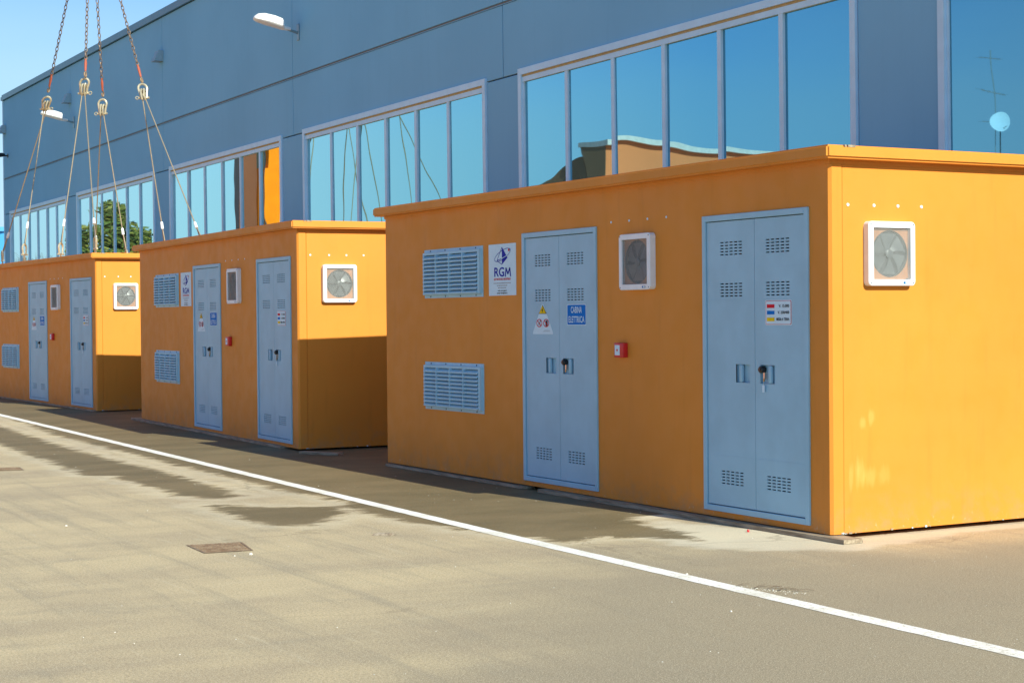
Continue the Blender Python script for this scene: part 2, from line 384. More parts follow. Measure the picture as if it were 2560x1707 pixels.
def line_mat():
    n = NT('white_road_paint'); v = n.coord('Object')
    c = n.mix(n.ramp(n.noise(v, 3, 5), .35, .7), (.92, .91, .88), (.74, .71, .63))
    sep = n.n('ShaderNodeSeparateXYZ'); n.l(v, sep.inputs[0])
    near = n.ramp(sep.outputs['Y'], 6, 13, 1, .35)
    c = n.mix(n.math('MULTIPLY', n.ramp(n.noise(v, 38, 7, .8), .48, .66), near), c, (.42, .37, .27))
    n.set(c, .7); n.bump(n.noise(v, 120, 4), .4, .004); return n.m
def make_line():
    ctr = [(-6, 5.24), (5.35, 5.505), (10.1, 5.585), (14, 5.70), (20, 5.88), (28, 6.12), (34, 6.32), (60, 7.2)]
    m = line_mat(); b = MB(); pts = []
    y = -6.0
    def X(y):
        for (a, xa), (c, xc) in zip(ctr, ctr[1:]):
            if y <= c: return xa + (xc - xa) * (y - a) / (c - a)
        return ctr[-1][1]
    while y < 60:
        pts.append(y); y += .06 if y < 20 else .3
    rnd = random.Random(3)
    L = [(X(y) - .059 + noise.noise(Vector((y * 7, 0, 0))) * .006 , y, .002) for y in pts]
    Rr = [(X(y) + .059 + noise.noise(Vector((y * 7, 9, 0))) * .006, y, .002) for y in pts]
    vs = L + Rr; n_ = len(pts)
    b.raw(vs, [(i, n_ + i, n_ + i + 1, i + 1) for i in range(n_ - 1)], m)
    o = b.build('painted_line', kind='structure'); return o
make_line()

# ------------------------------------------------------------------ electrical cabins
L = 6.81; W = 2.48; H = 2.45
def long_plate(b, s0, s1, z0, z1, x, m):       # facing -x, s = +y coordinate
    b.poly([(x, s1, z0), (x, s0, z0), (x, s0, z1), (x, s1, z1)], m)

def sheet_with_holes(b, y0, y1, z0, z1, x, holes, m, thick=.012, back=None):
    """vertical sheet facing -x with rectangular holes (ya,yb,za,zb)"""
    ys = sorted({y0, y1, *[h[0] for h in holes], *[h[1] for h in holes]}); zs = sorted({z0, z1, *[h[2] for h in holes], *[h[3] for h in holes]})
    def inh(y, z): return any(h[0] < y < h[1] and h[2] < z < h[3] for h in holes)
    for j in range(len(zs) - 1):
        i = 0
        while i < len(ys) - 1:
            if inh((ys[i] + ys[i + 1]) / 2, (zs[j] + zs[j + 1]) / 2): i += 1; continue
            k = i
            while k + 1 < len(ys) - 1 and not inh((ys[k + 1] + ys[k + 2]) / 2, (zs[j] + zs[j + 1]) / 2): k += 1
            long_plate(b, ys[i], ys[k + 1], zs[j], zs[j + 1], x, m); i = k + 1
    for (a, c, d, e) in holes:
        X = x + thick
        b.poly([(x, a, d), (x, c, d), (X, c, d), (X, a, d)], m); b.poly([(x, a, e), (X, a, e), (X, c, e), (x, c, e)], m)
        b.poly([(x, a, d), (X, a, d), (X, a, e), (x, a, e)], m); b.poly([(x, c, d), (x, c, e), (X, c, e), (X, c, d)], m)

class Flat:
    """flat print on a plate facing -x: s to the right (=-y), t up"""
    def __init__(s, b, x, yc, zc): s.b = b; s.x = x; s.yc = yc; s.zc = zc
    def P(s, p, lay): return (s.x - lay * .0012, s.yc - p[0], s.zc + p[1])
    def poly(s, pts, m, lay=1): s.b.poly([s.P(p, lay) for p in pts], m)
    def rect(s, a, c, d, e, m, lay=1): s.poly([(a, d), (c, d), (c, e), (a, e)], m, lay)
    def ring(s, cx, cy, rx, ry, wd, m, lay=1, rot=0, n=36, a0=0, a1=2 * math.pi):
        for i in range(n):
            q = []
            for (t, k) in ((i, 0), (i + 1, 0), (i + 1, 1), (i, 1)):
                a = a0 + (a1 - a0) * t / n; X = (rx - k * wd) * math.cos(a); Y = (ry - k * wd) * math.sin(a)
                q.append((cx + X * math.cos(rot) - Y * math.sin(rot), cy + X * math.sin(rot) + Y * math.cos(rot)))
            s.poly(q, m, lay)
    def disc(s, cx, cy, r, m, lay=1, n=20): s.poly([(cx + r * math.cos(2 * math.pi * i / n), cy + r * math.sin(2 * math.pi * i / n)) for i in range(n)], m, lay)
    def seg(s, p, q, wd, m, lay=1):
        dx, dy = q[0] - p[0], q[1] - p[1]; l = math.hypot(dx, dy); nx, ny = -dy / l * wd / 2, dx / l * wd / 2
        s.poly([(p[0] + nx, p[1] + ny), (p[0] - nx, p[1] - ny), (q[0] - nx, q[1] - ny), (q[0] + nx, q[1] + ny)], m, lay)
    def text(s, body, cx, cy, size, m, sx=1, bold=0, lay=1, width=None, align='CENTER'):
        vs, fs = text2d(body, size, sx, bold, align)
        if width:
            w0 = max(v[0] for v in vs) - min(v[0] for v in vs); k = width / w0; vs = [(v[0] * k, v[1]) for v in vs]
        s.b.raw([s.P((cx + v[0], cy + v[1]), lay) for v in vs], fs, m)

def rounded(w_, h_, r, n=4):
    out = []
    for (cx, cy, a) in ((w_ / 2 - r, h_ / 2 - r, 0), (-w_ / 2 + r, h_ / 2 - r, 90), (-w_ / 2 + r, -h_ / 2 + r, 180), (w_ / 2 - r, -h_ / 2 + r, 270)):
        for i in range(n + 1):
            t = R(a + 90 * i / n); out.append((cx + r * math.cos(t), cy + r * math.sin(t)))
    return out

def make_doorway(root, y0, y1, which):
    z0, z1 = .076, 2.181; fw = .042
    b = MB(); xf = -.016
    for (a, c, d, e) in ((y0, y0 + fw, z0, z1), (y1 - fw, y1, z0, z1), (y0 + fw, y1 - fw, z1 - fw, z1), (y0 + fw, y1 - fw, z0, z0 + fw)):
        b.bbox(xf, .03, a, c, d, e, m_door, .003, 1)
    b.box(.022, .03, y0 + fw, y1 - fw, z0 + fw, z1 - fw, m_dark)
    b.build('door_frame', root)
    ym = (y0 + y1) / 2 - .008; g = .004
    for side, (a, c) in enumerate(((ym + g / 2, y1 - fw - .006), (y0 + fw + .006, ym - g / 2))):      # side 0 = left leaf in view
        lw = c - a; b = MB(); xs = -.004; holes = []
        # three fields of five by five ventilation slots
        hc = (a + c) / 2 + (-.01 if side else .0)
        if side == 0: hc = y1 - .333
        else: hc = y0 + .333
        for zc in (1.941, 1.649, .323):
            for i in range(5):
                for j in range(5):
                    yy = hc + (i - 2) * .0535; zz = zc + (j - 2) * .0215
                    holes.append((yy - .0205, yy + .0205, zz - .0042, zz + .0042))
        gz0, gz1 = 1.0, 1.128
        gy0, gy1 = (y1 - .545, y1 - .385) if side == 0 else (y0 + .368, y0 + .53)
        grip = (gy0, gy1, gz0, gz1)
        seams = [(a + .004, c - .004, zz, zz + .003) for zz in (1.795, 1.575, .475)]
        sheet_with_holes(b, a, c, z0 + fw + .006, z1 - fw - .006, xs, holes + [grip], m_door, .010)
        # folded edges
        zt_, zb_ = z1 - fw - .006, z0 + fw + .006
        b.poly([(xs, a, zb_), (xs, a, zt_), (.02, a, zt_), (.02, a, zb_)], m_door); b.poly([(xs, c, zb_), (.02, c, zb_), (.02, c, zt_), (xs, c, zt_)], m_door)
        # stiffener folds: shallow raised lips
        for (p, q, zz, _) in seams: b.box(xs - .0014, xs, p, q, zz, zz + .004, m_door)
        # tray of the grip recess
        b.box(.018, .022, gy0 - .002, gy1 + .002, gz0 - .002, gz1 + .002, m_door)
        o = b.build('door', root)
        # slots backing is the dark frame plate; the tray sides
        t = MB(); 
        for (p, q, r_, s_) in ((gy0 - .003, gy0, gz0, gz1), (gy1, gy1 + .003, gz0, gz1), (gy0, gy1, gz0 - .003, gz0), (gy0, gy1, gz1, gz1 + .003)): t.box(-.0035, .018, p, q, r_, s_, m_door)
        bc = gy0 + .10 if side == 0 else gy0 + .05
        t.bbox(-.012, .012, bc - .016, bc + .016, gz0 + .004, gz1 - .004, m_door, .006, 2)
        t.build('handle', o)
        if side == 1:
            k = MB(); ky, kz = gy1 - .022, gz1 - .032
            k.tube([(.014, ky, kz), (-.02, ky, kz), (-.026, ky, kz)], [.024, .024, .018], m_black, 14)
            k.tube([(-.026, ky, kz), (-.032, ky, kz)], [.013, .012], m_black, 10)
            k.build('lock_knob', o)
            p = MB(); p.box(-.012, .004, ky - .037, ky - .022, kz - .066, kz - .02, m_steel)
            p.box(-.016, -.008, ky - .034, ky - .026, kz - .082, kz - .06, m_brass); p.build('key', o)
            if which == 'near':
                t2 = MB(); t2.box(-.018, -.013, ky - .040, ky - .016, kz - .155, kz - .105, m_sw); t2.tube([(-.014, ky - .029, kz - .105), (-.014, ky - .028, kz - .08)], .002, m_steel, 5); t2.build('key_tag', o)
        # signs stuck on the leaves
        if which == 'far' and side == 0:
            s = MB(); F = Flat(s, xs - .001, 3.697, 1.452)
            def tri(k, zt2, zb2, wt): return [(-wt / 2, zb2), (wt / 2, zb2), (wt * .0 + .006, zt2), (-.006, zt2)]
            pts = [(-.165, -.128), (.165, -.128), (.165, -.112), (.012, .126), (-.012, .126), (-.165, -.112)]
            F.poly(pts, m_sw, 0)
            F.poly([(-.066, .0425), (.066, .0425), (0, .118)], m_sk, 1); F.poly([(-.056, .047), (.056, .047), (0, .111)], m_sy, 2)
            F.poly([(.010, .098), (-.016, .066), (-.002, .069), (-.004, .052), (.014, .078), (.002, .075)], m_sk, 3)
            for cx in (-.056, .058):
                F.ring(cx, -.035, .047, .034, .0072, m_sr, 2, 0, 28)
                F.seg((cx - .034, -.012), (cx + .034, -.058), .007, m_sr, 3)
            # crossed-out figures: pouring water / raised hand
            F.poly([(-.05, -.028), (-.03, -.022), (-.026, -.012), (-.044, -.016)], m_sk, 2); F.seg((-.052, -.03), (-.074, -.05), .005, m_sk, 2); F.seg((-.058, -.033), (-.05, -.054), .004, m_sk, 2)
            F.poly([(.05, -.060), (.076, -.060), (.082, -.040), (.080, -.020), (.066, -.014), (.052, -.022), (.046, -.044)], m_sk, 2)
            for i in range(4): F.seg((.054 + i * .008, -.026), (.056 + i * .008, -.012 - abs(i - 1.5) * .002), .005, m_sk, 2)
            F.rect(.02, .12, -.098, -.095, m_sg, 1); F.rect(.0, .12, -.106, -.103, m_sg, 1)
            s.build('warning_sign', o)
        if which == 'far' and side == 1:
            s = MB(); F = Flat(s, xs - .001, 3.155, 1.484)
            F.poly(rounded(.300, .172, .012), m_sw, 0); F.poly(rounded(.282, .160, .008), m_sb, 1)
            F.text('CABINA', 0, .037, .072, m_sw, 1, .0010, 2, .170); F.text('ELETTRICA', 0, -.041, .072, m_sw, 1, .0010, 2, .245)
            s.build('cabin_name_sign', o)
        if which == 'near' and side == 1:
            s = MB(); F = Flat(s, xs - .001, .533, 1.486)
            F.poly(rounded(.291, .172, .012), m_sw, 0); F.poly(rounded(.277, .162, .009), m_sr, 1); F.poly(rounded(.268, .156, .008), m_sw, 2)
            for zz, mm, tx, wd in ((.044, m_sr, 'V. 15.000', .112), (0, m_sb, 'V. 230/400', .124), (-.046, m_sy, 'MESSA A TERRA', .140)):
                F.rect(-.123, -.040, zz - .0125, zz + .0125, mm, 3)
                F.text(tx, .119 - wd / 2, zz, .026, m_sk, 1, .0008, 3, wd)
            s.build('voltage_legend_sign', o)

def make_vent(root, y0, y1, z0, z1):
    b = MB(); fl = .03; zc0, zc1 = z0 + .045, z1 - .04
    ia, ic = y0 + .055, y1 - .045
    # flat flange
    for (a, c, d, e) in ((y0, y1, z1 - fl, z1), (y0, y1, z0, z0 + fl), (y0, y0 + .02, z0 + fl, z1 - fl), (y1 - .02, y1, z0 + fl, z1 - fl)): b.box(-.006, .002, a, c, d, e, m_trim)
    # raised louvre box surround
    b.box(-.034, .0, y0 + .02, y0 + .055, z0 + fl, z1 - fl, m_trim); b.box(-.034, .0, y1 - .038, y1 - .02, z0 + fl, z1 - fl, m_trim)
    b.box(-.034, .0, y0 + .055, y1 - .038, z1 - fl - .022, z1 - fl, m_trim); b.box(-.034, .0, y0 + .055, y1 - .038, z0 + fl, z0 + fl + .012, m_trim)
    b.box(-.003, .001, y0 + .02, y1 - .02, z0 + fl, z1 - fl, m_dark)
    for i in range(4):
        yy = y0 + .13 + i * (y1 - y0 - .26) / 3
        for zz in (z1 - fl / 2, z0 + fl / 2): b.box(-.009, -.006, yy - .006, yy + .006, zz - .006, zz + .006, m_gap)
    o = b.build('louvre_vent', root)
    n_ = 10; zt_ = z1 - fl - .022; zb_ = z0 + fl + .012; st = (zt_ - zb_) / n_
    s = MB(); a, c = y0 + .055, y1 - .038; h_ = st * .70
    X0, X1 = -.004, -.046
    s.raw([(X0, a, h_), (X0, c, h_), (X1, c, 0), (X1, a, 0), (X0, a, h_ - .004), (X0, c, h_ - .004), (X1, c, -.013), (X1, a, -.013)],
          [(0, 1, 2, 3), (3, 2, 6, 7), (7, 6, 5, 4), (0, 3, 7, 4), (1, 5, 6, 2), (0, 4, 5, 1)], m_trim)
    first = s.build('slat', o); first.location = (0, 0, zb_ + .006)
    for k in range(1, n_):
        q = first.copy(); COL.objects.link(q); q.parent = o; q.location = (0, 0, zb_ + .006 + k * st)
    for i in (1, 2, 3):
        d = MB(); yy = a + (c - a) * i / 4; d.box(-.050, -.001, yy - .005, yy + .005, zb_, zt_, m_trim); d.build('divider', o)

def make_fan(root, mat4, w_, h_):
    """box with its front toward local -x, centre at origin; placed by a matrix"""
    dep = .052; fr = .042
    b = MB()
    def prism(out, inn, xa, xb):
        n = len(out)
        vs = [(xa, p[0], p[1]) for p in out] + [(xb, p[0], p[1]) for p in out] + [(xb, p[0], p[1]) for p in inn] + [(xa + .0, p[0], p[1]) for p in inn]
        fs = []
        for i in range(n):
            j = (i + 1) % n
            fs += [(i, j, n + j, n + i), (n + i, n + j, 2 * n + j, 2 * n + i), (2 * n + i, 2 * n + j, 3 * n + j, 3 * n + i)]
        return vs, fs
    out = rounded(w_, h_, .030, 5); out2 = rounded(w_ - .008, h_ - .008, .027, 5)
    inn = rounded(w_ - 2 * fr, h_ - 2 * fr, .003, 5)
    n = len(out)
    vs = [(.0, *p) for p in out] + [(-dep + .005, *p) for p in out] + [(-dep, *p) for p in out2] + [(-dep, *p) for p in inn] + [(-dep + .012, *p) for p in inn] + [(.0, *p) for p in inn]
    fs = []
    for r_ in range(5):
        for i in range(n):
            j = (i + 1) % n; fs.append((r_ * n + i, r_ * n + j, (r_ + 1) * n + j, (r_ + 1) * n + i))
    b.raw([mat4 @ Vector(p) for p in vs], fs, m_white, False)
    for sy in (-1, 1):
        for sz in (-1, 1):
            b.box(-dep - .0015, -dep, sy * (w_ / 2 - .019) - .004, sy * (w_ / 2 - .019) + .004, sz * (h_ / 2 - .019) - .004, sz * (h_ / 2 - .019) + .004, m_gap, lambda p: mat4 @ p)
    yb = -(w_ / 2 - .085)
    b.box(-dep - .0015, -dep, yb - .022, yb + .022, -h_ / 2 + .013, -h_ / 2 + .028, m_sk, lambda p: mat4 @ p)
    b.box(-dep - .0028, -dep - .0016, yb - .018, yb + .006, -h_ / 2 + .015, -h_ / 2 + .026, m_sw, lambda p: mat4 @ p)
    b.box(-dep - .0028, -dep - .0016, yb + .007, yb + .019, -h_ / 2 + .015, -h_ / 2 + .026, m_sb, lambda p: mat4 @ p)
    o = b.build('fan_housing', root)
    iw, ih = w_ / 2 - fr, h_ / 2 - fr
    # back panel with round opening
    p = MB(); rad = min(iw, ih) * .97; N = 40
    ring = [(rad * math.cos(2 * math.pi * i / N), rad * math.sin(2 * math.pi * i / N)) for i in range(N)]
    sq = []
    for (x, y) in ring:
        k = max(abs(x) / iw, abs(y) / ih); sq.append((x / k, y / k))
    vs = [(-.024, *q) for q in sq] + [(-.024, *q) for q in ring] + [(-.002, *q) for q in ring]
    fs = [(i, (i + 1) % N, N + (i + 1) % N, N + i) for i in range(N)] + [(N + i, N + (i + 1) % N, 2 * N + (i + 1) % N, 2 * N + i) for i in range(N)]
    p.raw([mat4 @ Vector(v) for v in vs], fs[:N], m_fanback); p.raw([mat4 @ Vector(v) for v in vs], fs[N:], m_steel)
    p.poly([mat4 @ Vector((-.003, *q)) for q in ring], m_gap)
    p.build('fan_shroud', o)
    f = MB()
    for k in range(6):
        a0 = k * math.pi / 3 + .3
        pts = []
        for t in range(5):
            rr = .028 + (rad - .034) * t / 4; wd = .30 + .16 * t / 4
            for sgn in (-1, 1):
                an = a0 + sgn * wd + t * .06; pts.append(mat4 @ Vector((-.012 - sgn * .006, rr * math.cos(an), rr * math.sin(an))))
        f.raw(pts, [(2 * t, 2 * t + 1, 2 * t + 3, 2 * t + 2) for t in range(4)], m_blade, True)
    f.tube([mat4 @ Vector((-.004, 0, 0)), mat4 @ Vector((-.024, 0, 0)), mat4 @ Vector((-.028, 0, 0))], [.030, .030, .022], m_blade, 16)
    f.build('fan_blades', o)
    g = MB(); pitch = .0125; th = .0009; x0 = -dep + .010
    L_ = iw + ih
    k = -int(L_ / pitch)
    while k * pitch < L_:
        for sgn in (-1, 1):
            cc = k * pitch + (.003 if sgn > 0 else 0)      # line z = sgn*y + c
            ys_ = [-iw, iw]
            lo = max(-iw, min((-ih - cc) * sgn, (ih - cc) * sgn)); hi = min(iw, max((-ih - cc) * sgn, (ih - cc) * sgn))
            if hi - lo > .006:
                a = Vector((x0, lo, sgn * lo + cc)); c = Vector((x0, hi, sgn * hi + cc)); nrm = Vector((0, -sgn, 1)).normalized() * th
                g.raw([mat4 @ q for q in (a - nrm, c - nrm, c + nrm, a + nrm, a + Vector((.0016, 0, 0)), c + Vector((.0016, 0, 0)))], [(0, 1, 2, 3), (0, 4, 5, 1), (3, 2, 5, 4)], m_mesh)
        k += 1
    g.build('wire_grille', o, kind='stuff')

def make_cabin():
    root = empty('electrical_cabin')
    b = MB()
    # concrete shell: long wall plus end-wall strips; the end wall has a shallow groove behind its corner strip
    z0 = .035
    prof = [(.018, 0), (.100, 0), (.106, .010), (.112, .004), (W - .112, .004), (W - .106, .010), (W - .100, 0), (W - .018, 0), (W, .018), (W, L - .018), (W - .018, L), (.018, L), (0, L - .018), (0, .018)]
    n = len(prof)
    vs = [(x, y, z0) for x, y in prof] + [(x, y, H + .03) for x, y in prof]
    b.raw(vs, [(i, (i + 1) % n, n + (i + 1) % n, n + i) for i in range(n) if i != n - 2] + [tuple(range(n - 1, -1, -1))], m_paint)
    sheet_with_holes(b, .018, L - .018, z0, H + .03, 0, [(.22, 1.39, .086, 2.171), (2.851, 4.021, .086, 2.171)], m_paint, .03)
    # crumbled paint along the foot of the end wall
    b.build('concrete_shell', root)
    f = MB(); rnd = random.Random(5)
    for i in range(26):
        xx = rnd.choice([rnd.uniform(.08, .2), rnd.uniform(.1, W)]); sz = rnd.uniform(.003, .010)
        f.box(xx, xx + sz * 1.6, -.004, .002, z0 - .002, z0 + sz, m_sw if rnd.random() < .5 else m_wood)
    f.build('chipped_edge', root, kind='stuff')
    r = MB(); ov = .091; zs = H + .0273; zt = zs + .086
    m_ = m_roofp
    bm = bmesh.new(); bmesh.ops.create_cube(bm, size=1)
    for v in bm.verts: v.co = Vector((W / 2 + v.co.x * (W + 2 * ov), L / 2 + v.co.y * (L + 2 * ov), (zs + zt) / 2 + v.co.z * (zt - zs)))
    bmesh.ops.bevel(bm, geom=list(bm.edges), offset=.014, segments=3, affect='EDGES'); bm.verts.index_update()
    r.raw([v.co for v in bm.verts], [[v.index for v in f_.verts] for f_ in bm.faces], m_, True); bm.free()
    # drip neck and low crown
    r.box(-.004, W + .004, -.004, L + .004, H - .0, zs + .01, m_)
    r.raw([(-ov + .1, -ov + .1, zt - .004), (W + ov - .1, -ov + .1, zt - .004), (W + ov - .1, L + ov - .1, zt - .004), (-ov + .1, L + ov - .1, zt - .004), (W / 2, .8, zt + .012), (W / 2, L - .8, zt + .012)], [(0, 1, 4), (1, 2, 5, 4), (2, 3, 5), (3, 0, 4, 5)], m_)
    # chips knocked out of the roof edge show pale concrete
    for (x, y, s_) in ((.10, -ov - .001, .02), (.13, -ov - .001, .012), (.06, -ov - .001, .008)):
        r.box(x - s_, x + s_, y, y + .02, zt - .012, zt + .002, m_wood)
    r.build('roof_slab', root)
    make_doorway(root, .21, 1.40, 'near'); make_doorway(root, 2.841, 4.031, 'far')
    make_vent(root, 4.748, 5.915, 1.652, 2.108); make_vent(root, 4.75, 5.921, .606, 1.053)
    p = MB(); F = Flat(p, -.004, 4.396, 1.883)
    p.box(-.004, .0, 4.152, 4.64, 1.658, 2.108, m_sw)
    # emblem: half filled crystal with a tilted orbit
    F.poly([(.0, .195), (.005, .195), (.098, .105), (.098, .100), (.0, .045)], m_navy, 1)
    for a, c in (((-.0, .195), (-.09, .082)), ((-.09, .082), (.0, .045)), ((-.09, .082), (-.01, .094))): F.seg(a, c, .006, m_navy, 1)
    F.ring(.01, .128, .150, .042, .005, m_navy, 2, R(16), 44)
    F.seg((.0, .097), (.098, .122), .006, m_sw, 3)
    F.disc(.128, .168, .012, m_sr, 3)
    F.text('RG', -.052, -.024, .112, m_navy, 1, .0022, 1, .180)
    for a_, c_ in (((.060, -.063), (.072, .016)), ((.070, .014), (.105, -.040)), ((.105, -.040), (.140, .014)), ((.138, .016), (.152, -.063))): F.seg(a_, c_, .017, m_navy, 1)
    F.text('ELETTROTECNICA INDUSTRIALE', .002, -.083, .025, m_sr, 1, .0008, 1, .30)
    for zz, wd in ((-.117, .31), (-.138, .19), (-.158, .15)):       # three address lines, too small to read in the photograph
        x_ = -wd / 2; rr = random.Random(int(wd * 100))
        while x_ < wd / 2:
            q_ = rr.uniform(.012, .035); F.rect(x_, min(x_ + q_, wd / 2), zz - .004, zz + .004, m_sg, 1); x_ += q_ + .005
    F.text('web: www.rgm.it', 0, -.182, .018, m_sk, 1, .0004, 1, .16); F.text('email: info@rgm.it', 0, -.204, .018, m_sk, 1, .0004, 1, .185)
    p.build('company_plate', root)
    make_fan(root, Matrix.Translation((0, 2.232, 1.883)), .43, .428)
    make_fan(root, Matrix.Translation((.488, 0.004, 1.868)) @ Matrix.Rotation(R(90), 4, 'Z'), .404, .425)
    # alarm button
    a = MB(); a.bbox(-.046, .0, 2.405, 2.535, 1.150, 1.264, m_red, .006, 2)
    a.box(-.048, -.046, 2.452, 2.520, 1.168, 1.246, m_sw); a.box(-.050, -.048, 2.478, 2.494, 1.199, 1.215, m_sr)
    a.build('alarm_button', root)
    # pale filled anchor holes above each fan
    for y in (2.63, 2.373, 2.12, 1.868):
        q = MB(); q.tube([(.003, y, 2.204), (-.0035, y, 2.204)], [.011, .009], m_sw, 8); q.build('filled_hole', root)
    for x in (.154, .376, .583, .790):
        q = MB(); q.tube([(x, .008, 2.186), (x, -.0005, 2.186)], [.013, .010], m_sw, 9); q.build('filled_hole', root)
    # two lifting eyes hidden in the roof edge
    return root

cabA = make_cabin()
GRP = 'orange electrical cabins standing in a row'
cabB = copy_tree(cabA); cabC = copy_tree(cabA, None, ('company_plate',))
cabA.location = (7.2473, 8.7034, 0)
cabB.location = (7.2054, 17.7155, -.011); cabB.rotation_euler = (0, 0, -.0437)
cabC.location = (7.5986, 27.2024, -.0188); cabC.rotation_euler = (0, 0, .0213)
tag(cabA, 'nearest and largest orange electrical cabin, its whole end wall in full sun', 'cabin', GRP)
tag(cabB, 'middle orange electrical cabin, the lower half of its end wall in shade', 'cabin', GRP)
tag(cabC, 'farthest orange electrical cabin on the left, hanging cables hooked to its roof', 'cabin', GRP)
for ch in cabA.children:
    if ch.name.split('.')[0] == 'concrete_shell':
        ch.data = ch.data.copy(); ch.data.materials[0] = m_paintA

# ------------------------------------------------------------------ timber battens under the cabins
def plank(p0, p1, wd, th, label, z=0.0):
    p0, p1 = Vector((*p0, 0)), Vector((*p1, 0)); d = p1 - p0; l = d.length
    b = MB(); N = max(2, int(l / .4)); rnd = random.Random(int(l * 100))
    rings = []
    for i in range(N + 1):
        s_ = l * i / N; j = rnd.uniform(-.003, .003); h = th + rnd.uniform(-.002, .002)
        rings += [(j, s_, .0), (wd + j, s_, .0), (wd + j, s_, h), (j, s_, h)]
    fs = [(i * 4 + k, i * 4 + (k + 1) % 4, i * 4 + 4 + (k + 1) % 4, i * 4 + 4 + k) for i in range(N) for k in range(4)] + [(3, 2, 1, 0), (N * 4, N * 4 + 1, N * 4 + 2, N * 4 + 3)]
    b.raw(rings, fs, m_wood)
    o = b.build('wooden_plank'); o.location = (p0.x, p0.y, z); o.rotation_euler = (0, 0, math.atan2(-d.x, d.y))
    return tag(o, label, 'plank', 'timber battens under the cabins')
plank((7.175, 8.50), (7.175, 12.40), .16, .027, 'long grey timber batten poking out under the corner of the nearest cabin', .002)
plank((7.20, 12.7), (7.20, 15.45), .12, .022, 'timber batten under the far left part of the nearest cabin', .002)
plank((7.165, 17.44), (7.40, 16.93), .10, .025, 'short grey board lying on the asphalt at the sunlit corner of the middle cabin', .002)
plank((7.17, 18.2), (7.42, 24.75), .13, .028, 'long timber batten under the door side of the middle cabin', .002)
plank((7.56, 27.25), (7.45, 33.9), .13, .024, 'timber batten under the door side of the farthest cabin', .002)

# ------------------------------------------------------------------ drain covers
def drain(pts, label):
    c = sum((Vector((*p, 0)) for p in pts), Vector()) / 4
    loc = [(p[0] - c.x, p[1] - c.y) for p in pts]
    b = MB(); f = .93
    inn = [(x * f, y * f) for x, y in loc]
    for i in range(4):
        j = (i + 1) % 4
        b.poly([(*loc[i], .004), (*loc[j], .004), (*inn[j], .004), (*inn[i], .004)], m_rust)
    b.poly([(x * .915, y * .915, .003) for x, y in loc], m_rust)
    o = b.build('frame_plate')
    root = empty('drain_cover', (c.x, c.y, 0), 0, label, 'drain cover', 'iron drain covers in the asphalt'); o.parent = root
    r = MB(); A = Vector(loc[0]); B = Vector(loc[1]); C_ = Vector(loc[3]); n_ = 11
    for i in range(n_):
        for k in range(n_):
            u, v = (i + .5) / n_, (k + .5) / n_
            top = A.lerp(B, u); bot = C_.lerp(Vector(loc[2]), u); q = top.lerp(bot, v) * .9
            s_ = .012; ang = .8 if (i + k) % 2 else -.8
            dx, dy = Vector((math.cos(ang), math.sin(ang))) * s_, Vector((-math.sin(ang), math.cos(ang))) * s_ * .35
            P = [q - dx - dy, q + dx - dy, q + dx + dy, q - dx + dy]
            r.raw([(p.x, p.y, .003) for p in P] + [(p.x * .999, p.y * .999, .0065) for p in P], [(0, 1, 5, 4), (1, 2, 6, 5), (2, 3, 7, 6), (3, 0, 4, 7), (4, 5, 6, 7)], m_rust)
    r.build('tread_studs', root, kind='stuff')
    return root
drain([(3.593, 10.805), (3.956, 10.748), (3.878, 10.323), (3.566, 10.359)], 'rusty chequered iron drain cover in the middle of the asphalt yard')
drain([(3.70, 17.60), (4.083, 17.462), (4.045, 17.10), (3.68, 17.2)], 'rusty iron drain cover at the left edge, farther from the camera')

# ------------------------------------------------------------------ loose debris
def crumbs(name, spots, m, label, zz=.0):
    b = MB()
    for (x, y, s_) in spots:
        rnd = random.Random(int(x * 999 + y * 77)); hh = s_ * rnd.uniform(.4, .9); n_ = 5
        a0 = rnd.uniform(0, 6)
        base = [(x + s_ * rnd.uniform(.6, 1.1) * math.cos(a0 + k * 2 * math.pi / n_), y + s_ * rnd.uniform(.6, 1.1) * math.sin(a0 + k * 2 * math.pi / n_), .0) for k in range(n_)]
        top = [(x + (p[0] - x) * .55, y + (p[1] - y) * .55, hh) for p in base]
        b.raw(base + top, [(k, (k + 1) % n_, n_ + (k + 1) % n_, n_ + k) for k in range(n_)] + [tuple(range(n_, 2 * n_))], m)
    o = b.build(name, kind='stuff'); o['label'] = label; o['category'] = 'debris'; return o
rnd = random.Random(11); sp = []
for i in range(420):
    y = 4.9 + 21 * rnd.random() ** 1.7; x = rnd.uniform(1.5 + (y - 5) * .12, 7.1)
    sp.append((x, y, rnd.choice([.001, .0014, .0018, .002, .0028, .004]) * (1 + (y - 5) * .03)))
for i in range(90):
    x = rnd.uniform(6.9, 10.5); y = 8.6 - abs(rnd.gauss(0, .9)); sp.append((x, y, rnd.uniform(.0015, .0035)))
sp += [(7.9, 7.62, .016), (5.62, 8.02, .011), (3.80, 10.16, .014), (3.69, 10.15, .008), (3.2, 12.3, .012), (5.1, 6.9, .009)]
crumbs('grit', sp, m_grit, 'white grit and paint chips scattered over the asphalt')
sp = []
for i in range(130):
    t = rnd.random(); x = 5.52 + t * .24 + rnd.gauss(0, .03); y = 7.62 - t * .48 + rnd.gauss(0, .06); sp.append((x, y, rnd.uniform(.0015, .0045)))
crumbs('plaster_crumbs', sp, m_grit, 'small heap of white crumbs lying across the painted line')
b = MB()
for i in range(9):
    t = rnd.random(); x = 5.56 + t * .2; y = 7.55 - t * .4; a = rnd.uniform(-.6, .4); l = rnd.uniform(.06, .16)
    b.tube([(x, y, .006), (x + l * .5 * math.cos(a), y + l * .5 * math.sin(a), .013), (x + l * math.cos(a), y + l * math.sin(a), .008)], .0016, m_bark, 4)
